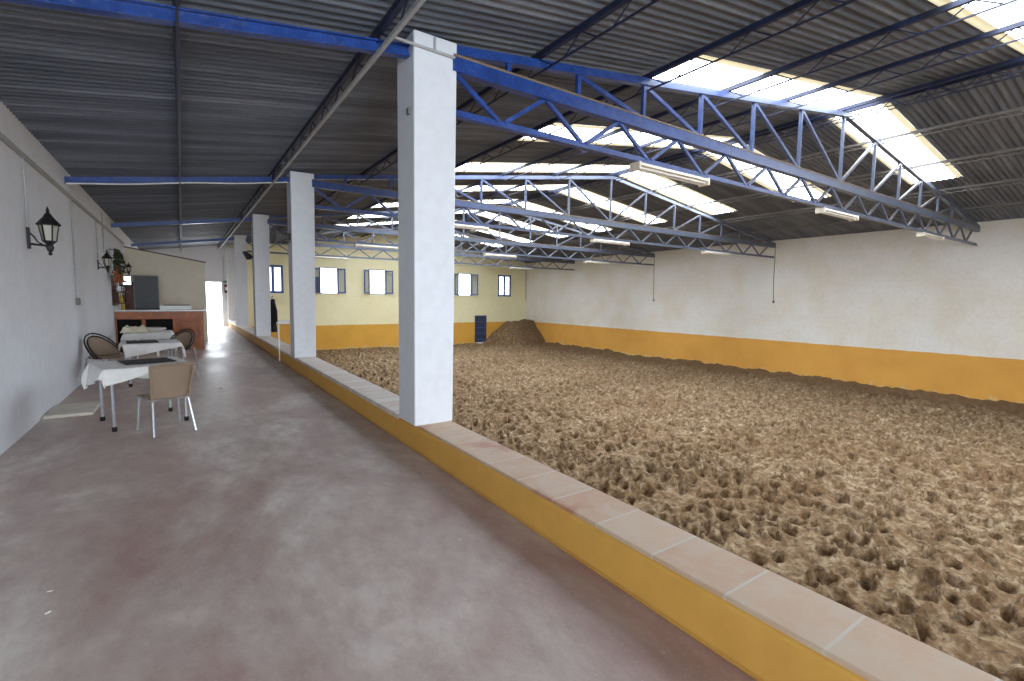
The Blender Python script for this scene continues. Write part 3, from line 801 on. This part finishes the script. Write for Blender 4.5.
t = thing('wall_screen', 'small bright television on a bracket high on the left wall above the bar', 'television', (XL+.17, 18.75, 1.98))
MB().bbox(-.12, .12, -.03, .03, -.13, .17, .01).build('casing', M['black'], t)
MB().box(-.105, .105, -.034, -.03, -.1, .15).build('screen', M['screen'], t)
MB().bar((-.17, .06, 0), (.02, .04, 0), .04, .03).build('bracket', M['black'], t)

# ------------------------------------------------------------------ tables, cloths and chairs
def table(loc, rz, s, label):
    t = thing('square_table', label, 'table', loc, rz, 'square dining tables along the left wall')
    MB().bbox(-s/2, s/2, -s/2, s/2, .7, .735, .008).build('tabletop', M['dark_wood'], t)
    q = s/2-.06
    for sx in (-1, 1):
        for sy in (-1, 1):
            lg = MB().tube([(sx*q, sy*q, .03), (sx*q, sy*q, .7)], .017).build('leg', M['alu'], t)
            MB().lathe([(.022, 0), (.026, .005), (.026, .05), (.021, .055)], (sx*q, sy*q, 0), 10).build('foot_cap', M['black'], lg)
    mb = MB()
    for sx in (-1, 1): mb.bar((sx*q, -q, .68), (sx*q, q, .68), .03, .04); mb.bar((-q, sx*q, .68), (q, sx*q, .68), .03, .04)
    mb.build('apron', M['alu'], t)
    return t
def cloth(loc, rz, s, size, crot, label, seed, shift=(0,0)):
    r = random.Random(seed); ph = [r.uniform(0, 6) for _ in range(6)]
    n = 64; h = s/2+.012; vs = []
    ca, sa = math.cos(crot), math.sin(crot)
    for i in range(n+1):
        for j in range(n+1):
            u, v = (i/n-.5)*size, (j/n-.5)*size
            x, y = u*ca-v*sa+shift[0], u*sa+v*ca+shift[1]
            cx_, cy_ = max(-h, min(h, x)), max(-h, min(h, y))
            dx, dy = x-cx_, y-cy_; d = math.hypot(dx, dy)
            z = .738 + .003*math.sin(9*x+ph[0])*math.sin(8*y+ph[1])
            if d > 1e-6:
                a = math.atan2(dy, dx); al = cx_*dy/d - cy_*dx/d
                fold = .022*math.sin(14*al+ph[2]) + .02*math.sin(5*a+ph[3])
                out = .05*(1-math.exp(-d*12)) + d*.10 + fold*min(1, d/.18)
                x = cx_+dx/d*max(.008, out); y = cy_+dy/d*max(.008, out)
                z = .738 - max(0, d-.018)*.985
            vs.append((x, y, z))
    fs = [(i*(n+1)+j, (i+1)*(n+1)+j, (i+1)*(n+1)+j+1, i*(n+1)+j+1) for i in range(n) for j in range(n)]
    o = MB().add(vs, fs, 0, True).build('tablecloth', M['cloth'])
    sm = o.modifiers.new('thick', 'SOLIDIFY'); sm.thickness = .004; sm.offset = 1
    o.location = loc; o.rotation_euler = (0, 0, rz)
    return tag(o, label, 'tablecloth', 'white tablecloths')
def runner(loc, rz, w, d, label):
    o = MB().bbox(-w/2, w/2, -d/2, d/2, 0, .008, .003).build('table_mat', M['dark_cloth'])
    o.location = loc; o.rotation_euler = (0, 0, rz)
    return tag(o, label, 'table mat')

T1 = (-.45, 7.6, 0); T2 = (-.5, 10.9, 0); T3 = (-.66, 13.9, 0)
table(T1, .25, .84, 'square metal-legged table under the nearest white cloth by the left wall')
cloth(T1, .25, .84, 1.19, .24, 'white cloth draped with hanging corners over the nearest table', 1, (-.06, .07))
runner((T1[0]+.05, T1[1]+.08, .747), .25, .52, .5, 'dark square mat on the nearest white tablecloth')
table(T2, .1, .78, 'square metal-legged table under the second white cloth from the front')
cloth(T2, .1, .78, 1.1, .2, 'white cloth on the second table from the front, between the round-backed chairs', 2, (.05, 0))
runner((T2[0]-.12, T2[1]-.05, .747), .1, .45, .5, 'dark mat on the second white tablecloth')
table(T3, 0, .8, 'square metal-legged table under the third white cloth, nearest the bar')
cloth(T3, 0, .8, 1.16, 0, 'white cloth on the third table, squared to the bar', 3)
# crumpled cream cloth on the third table
def crumple():
    n = 26; vs = []; r = random.Random(4)
    for i in range(n+1):
        for j in range(n+1):
            u, v = i/n-.5, j/n-.5; e = min(.5-abs(u), .5-abs(v))*2
            z = .1*min(1, e*3.5)*(1+.5*math.sin(11*u+2)*math.cos(9*v+1)) + .02*math.sin(23*u+5*v)
            vs.append((u*.5, v*.4, max(.004, z if e > 0 else .004)))
    fs = [(i*(n+1)+j, (i+1)*(n+1)+j, (i+1)*(n+1)+j+1, i*(n+1)+j+1) for i in range(n) for j in range(n)]
    o = MB().add(vs, fs, 0, True).build('folded_cloth', M['cream_cloth']); o.location = (-.9, 13.65, .748)
    sm = o.modifiers.new('thick', 'SOLIDIFY'); sm.thickness = .003; sm.offset = 1
    tag(o, 'crumpled cream cloth heaped on the left of the third table', 'cloth')
crumple()
# round white plastic table by the bar
t = thing('round_table', 'round white plastic table in front of the bar', 'table', (-.78, 15.5, 0))
MB().lathe([(.02, .68), (.37, .685), (.41, .7), (.415, .725), (.4, .74), (.02, .742)], (0,0,0), 28).build('tabletop', M['white_plastic'], t)
for j in range(4):
    a = PI/4+j*PI/2; c_, s_ = math.cos(a), math.sin(a)
    MB().tube([(.3*c_, .3*s_, 0), (.25*c_, .25*s_, .69)], [.018, .026]).build('leg', M['white_plastic'], t)

def flat_chair(loc, rz, label):     # faces +Y; woven flat back, aluminium legs
    t = thing('wicker_chair', label, 'chair', loc, rz)
    def slab(name, f, mat, n=12, m=10, th=.022):
        vs = []
        for i in range(n+1):
            for j in range(m+1): vs.append(f(i/n*2-1, j/m))
        fs = [(i*(m+1)+j, (i+1)*(m+1)+j, (i+1)*(m+1)+j+1, i*(m+1)+j+1) for i in range(n) for j in range(m)]
        o = MB().add(vs, fs, 0, True).build(name, mat, t)
        sm = o.modifiers.new('thick', 'SOLIDIFY'); sm.thickness = th; sm.offset = 0
        return o
    def back(u, v):
        z = .42+v*.44; w = .2+.03*v
        return (u*w, -.22-.1*v-.02*v*v+.04*u*u, z-.012*u*u*(v > .9))
    slab('backrest', back, M['wicker'])
    def seat(u, v):
        y = -.21+v*.44; return (u*(.2+.025*v), y, .445-.012*(1-u*u)*math.sin(PI*v)-.02*max(0, v-.85)/.15)
    slab('seat', seat, M['wicker'], th=.03)
    for s in (-1, 1):
        MB().tube([(s*.225, -.34, 0), (s*.19, -.22, .43)], .0135).build('leg', M['alu'], t)
        MB().tube([(s*.235, .24, 0), (s*.21, .19, .43)], .0135).build('leg', M['alu'], t)
        MB().tube([(s*.195, -.225, .4), (s*.215, -.29, .65), (s*.235, -.345, .86)], .013).build('back_post', M['wicker'], t)
    MB().tube([(-.235, -.345, .86), (-.1, -.365, .872), (.1, -.365, .872), (.235, -.345, .86)], .014).build('top_rail', M['wicker'], t)
    mb = MB()
    for s in (-1, 1): mb.tube([(s*.205, -.22, .42), (s*.225, .22, .42)], .011)
    mb.tube([(-.225, .22, .42), (.225, .22, .42)], .011); mb.tube([(-.205, -.22, .42), (.205, -.22, .42)], .011)
    mb.build('seat_frame', M['alu'], t)
    return t
def hoop_chair(loc, rz, label):     # faces +Y; rounded wicker back in a black double hoop
    t = thing('hoop_chair', label, 'chair', loc, rz, 'round-backed wicker chairs with black hoops')
    W = .29
    def hoop(off):
        pts = []
        for k in range(17):
            a = PI*k/16; c, s = math.cos(a), math.sin(a)
            z = .44+(.40+off)*s**.8 if s > 0 else .44
            pts.append(((W+off)*c, .12-.38*s**.7-(off*.5) if s > 0 else .12, z))
        return pts
    MB().tube(hoop(0), .013).build('outer_hoop', M['black'], t)
    MB().tube(hoop(-.045), .011).build('inner_hoop', M['black'], t)
    n, m = 14, 10; vs = []
    for i in range(n+1):
        a = PI*(.06+.88*i/n); c, s = math.cos(a), math.sin(a)
        for j in range(m+1):
            v = j/m; z = .45+v*(.34*s**.8)
            vs.append(((W-.05)*c, .1-.35*s**.7*(.75+.25*v)-.0, z))
    fs = [(i*(m+1)+j, (i+1)*(m+1)+j, (i+1)*(m+1)+j+1, i*(m+1)+j+1) for i in range(n) for j in range(m)]
    o = MB().add(vs, fs, 0, True).build('backrest', M['wicker'], t)
    sm = o.modifiers.new('thick', 'SOLIDIFY'); sm.thickness = .016; sm.offset = 0
    MB().lathe([(.02, .42), (.22, .42), (.245, .435), (.245, .45), (.22, .465), (.02, .46)], (0, .0, 0), 24).build('seat', M['wicker'], t)
    for sx in (-1, 1):
        for sy in (-1, 1):
            MB().tube([(sx*.23, sy*.22+.0, 0), (sx*.19, sy*.17, .43)], .0135).build('leg', M['alu'], t)
        MB().tube([(sx*W, .12, .44), (sx*.2, .14, .43)], .011).build('arm_stay', M['black'], t)
    return t
fc = flat_chair((-.22, 7.0, 0), .32, 'brown wicker chair with aluminium legs, its flat back turned to the front table')
fc.scale = (.93,)*3
hc = hoop_chair((-1.19, 11.4, 0), -PI/2-.75, 'round-backed wicker chair between the left wall and the second table'); hc.scale = (1.04,)*3
rc = dup(hc, (-.08, 12.7, 0), PI-.64, 'round-backed wicker chair on the aisle side beyond the second table'); rc.scale = (1,)*3

# slab on the floor by the wall
o = MB().bbox(XL+.02, -1.03, 8.3, 9.1, .0, .045, .01).build('concrete_slab', M['slab'])
tag(o, 'pale flat slab lying on the floor against the left wall', 'slab')
# small litter on the floor
for k, (x, y, r) in enumerate(((-.65, 3.44, .014), (-.62, 3.21, .02), (.5, 9.6, .05))):
    mb = MB(); n = 9; rr = random.Random(k)
    pts = [(r*(1+rr.uniform(-.3,.3))*math.cos(2*PI*j/n), r*.6*(1+rr.uniform(-.3,.3))*math.sin(2*PI*j/n)) for j in range(n)]
    mb.add([(a, b_, 0) for a, b_ in pts]+[(a*.7, b_*.7, r*.25) for a, b_ in pts], [tuple(range(n))[::-1], tuple(range(n, 2*n))]+[(j, (j+1)%n, (j+1)%n+n, j+n) for j in range(n)])
    o = mb.build('pebble', M['slab']); o.location = (x, y, 0); o.rotation_euler = (0, 0, k)
    tag(o, ['small pale chip lying on the foreground floor, the farther of two', 'pale chip nearest the front on the foreground floor', 'pale flat flake on the aisle floor beyond the nearest table'][k], 'stone')

# ------------------------------------------------------------------ light
w = bpy.data.worlds.new('sky'); bpy.context.scene.world = w; w.use_nodes = True
bg = w.node_tree.nodes['Background']; bg.inputs['Color'].default_value = (.86, .93, 1, 1); bg.inputs['Strength'].default_value = 6
def area(name, loc, rot, sx, sy, power, col):
    l = bpy.data.lights.new(name, 'AREA'); l.shape = 'RECTANGLE'; l.size = sx; l.size_y = sy; l.energy = power; l.color = col
    o = bpy.data.objects.new(name, l); C.objects.link(o); o.location = loc; o.rotation_euler = rot
    return o
area('doorway_daylight', (.2, YB-.1, 1.5), (PI/2, 0, 0), 3.0, 3.0, 1050, (.8, .9, 1))
area('far_door_daylight', ((DX0+DX1)/2, YF+.3, 1.15), (-PI/2, 0, 0), .95, 2.2, 120, (.85, .92, 1))

# ------------------------------------------------------------------ camera
f, yaw, pitch, roll = 483.372, .5981, .0866, -.0118
fw = Vector((math.sin(yaw)*math.cos(pitch), math.cos(yaw)*math.cos(pitch), -math.sin(pitch)))
rt = Vector((math.cos(yaw), -math.sin(yaw), 0)); dn = fw.cross(rt)
r2 = rt*math.cos(roll) + dn*math.sin(roll); d2_ = -rt*math.sin(roll) + dn*math.cos(roll)
cam = bpy.data.cameras.new('camera'); cam.lens = f/1024*36; cam.sensor_width = 36; cam.sensor_fit = 'HORIZONTAL'
co = bpy.data.objects.new('camera', cam); C.objects.link(co)
u = -d2_; b = -fw
co.matrix_world = Matrix(((r2.x, u.x, b.x, 0), (r2.y, u.y, b.y, 0), (r2.z, u.z, b.z, 1.6), (0, 0, 0, 1)))
cam.clip_start = .05
sc = bpy.context.scene; sc.camera = co
sc.view_settings.view_transform = 'Standard'; sc.view_settings.look = 'None'; sc.view_settings.gamma = 1
sc.view_settings.use_curve_mapping = False; sc.view_settings.exposure = 0
sc.cycles.max_bounces = 10; sc.cycles.diffuse_bounces = 6; sc.cycles.caustics_reflective = False; sc.cycles.caustics_refractive = False
sc.cycles.use_denoising = True; sc.cycles.sample_clamp_indirect = 8
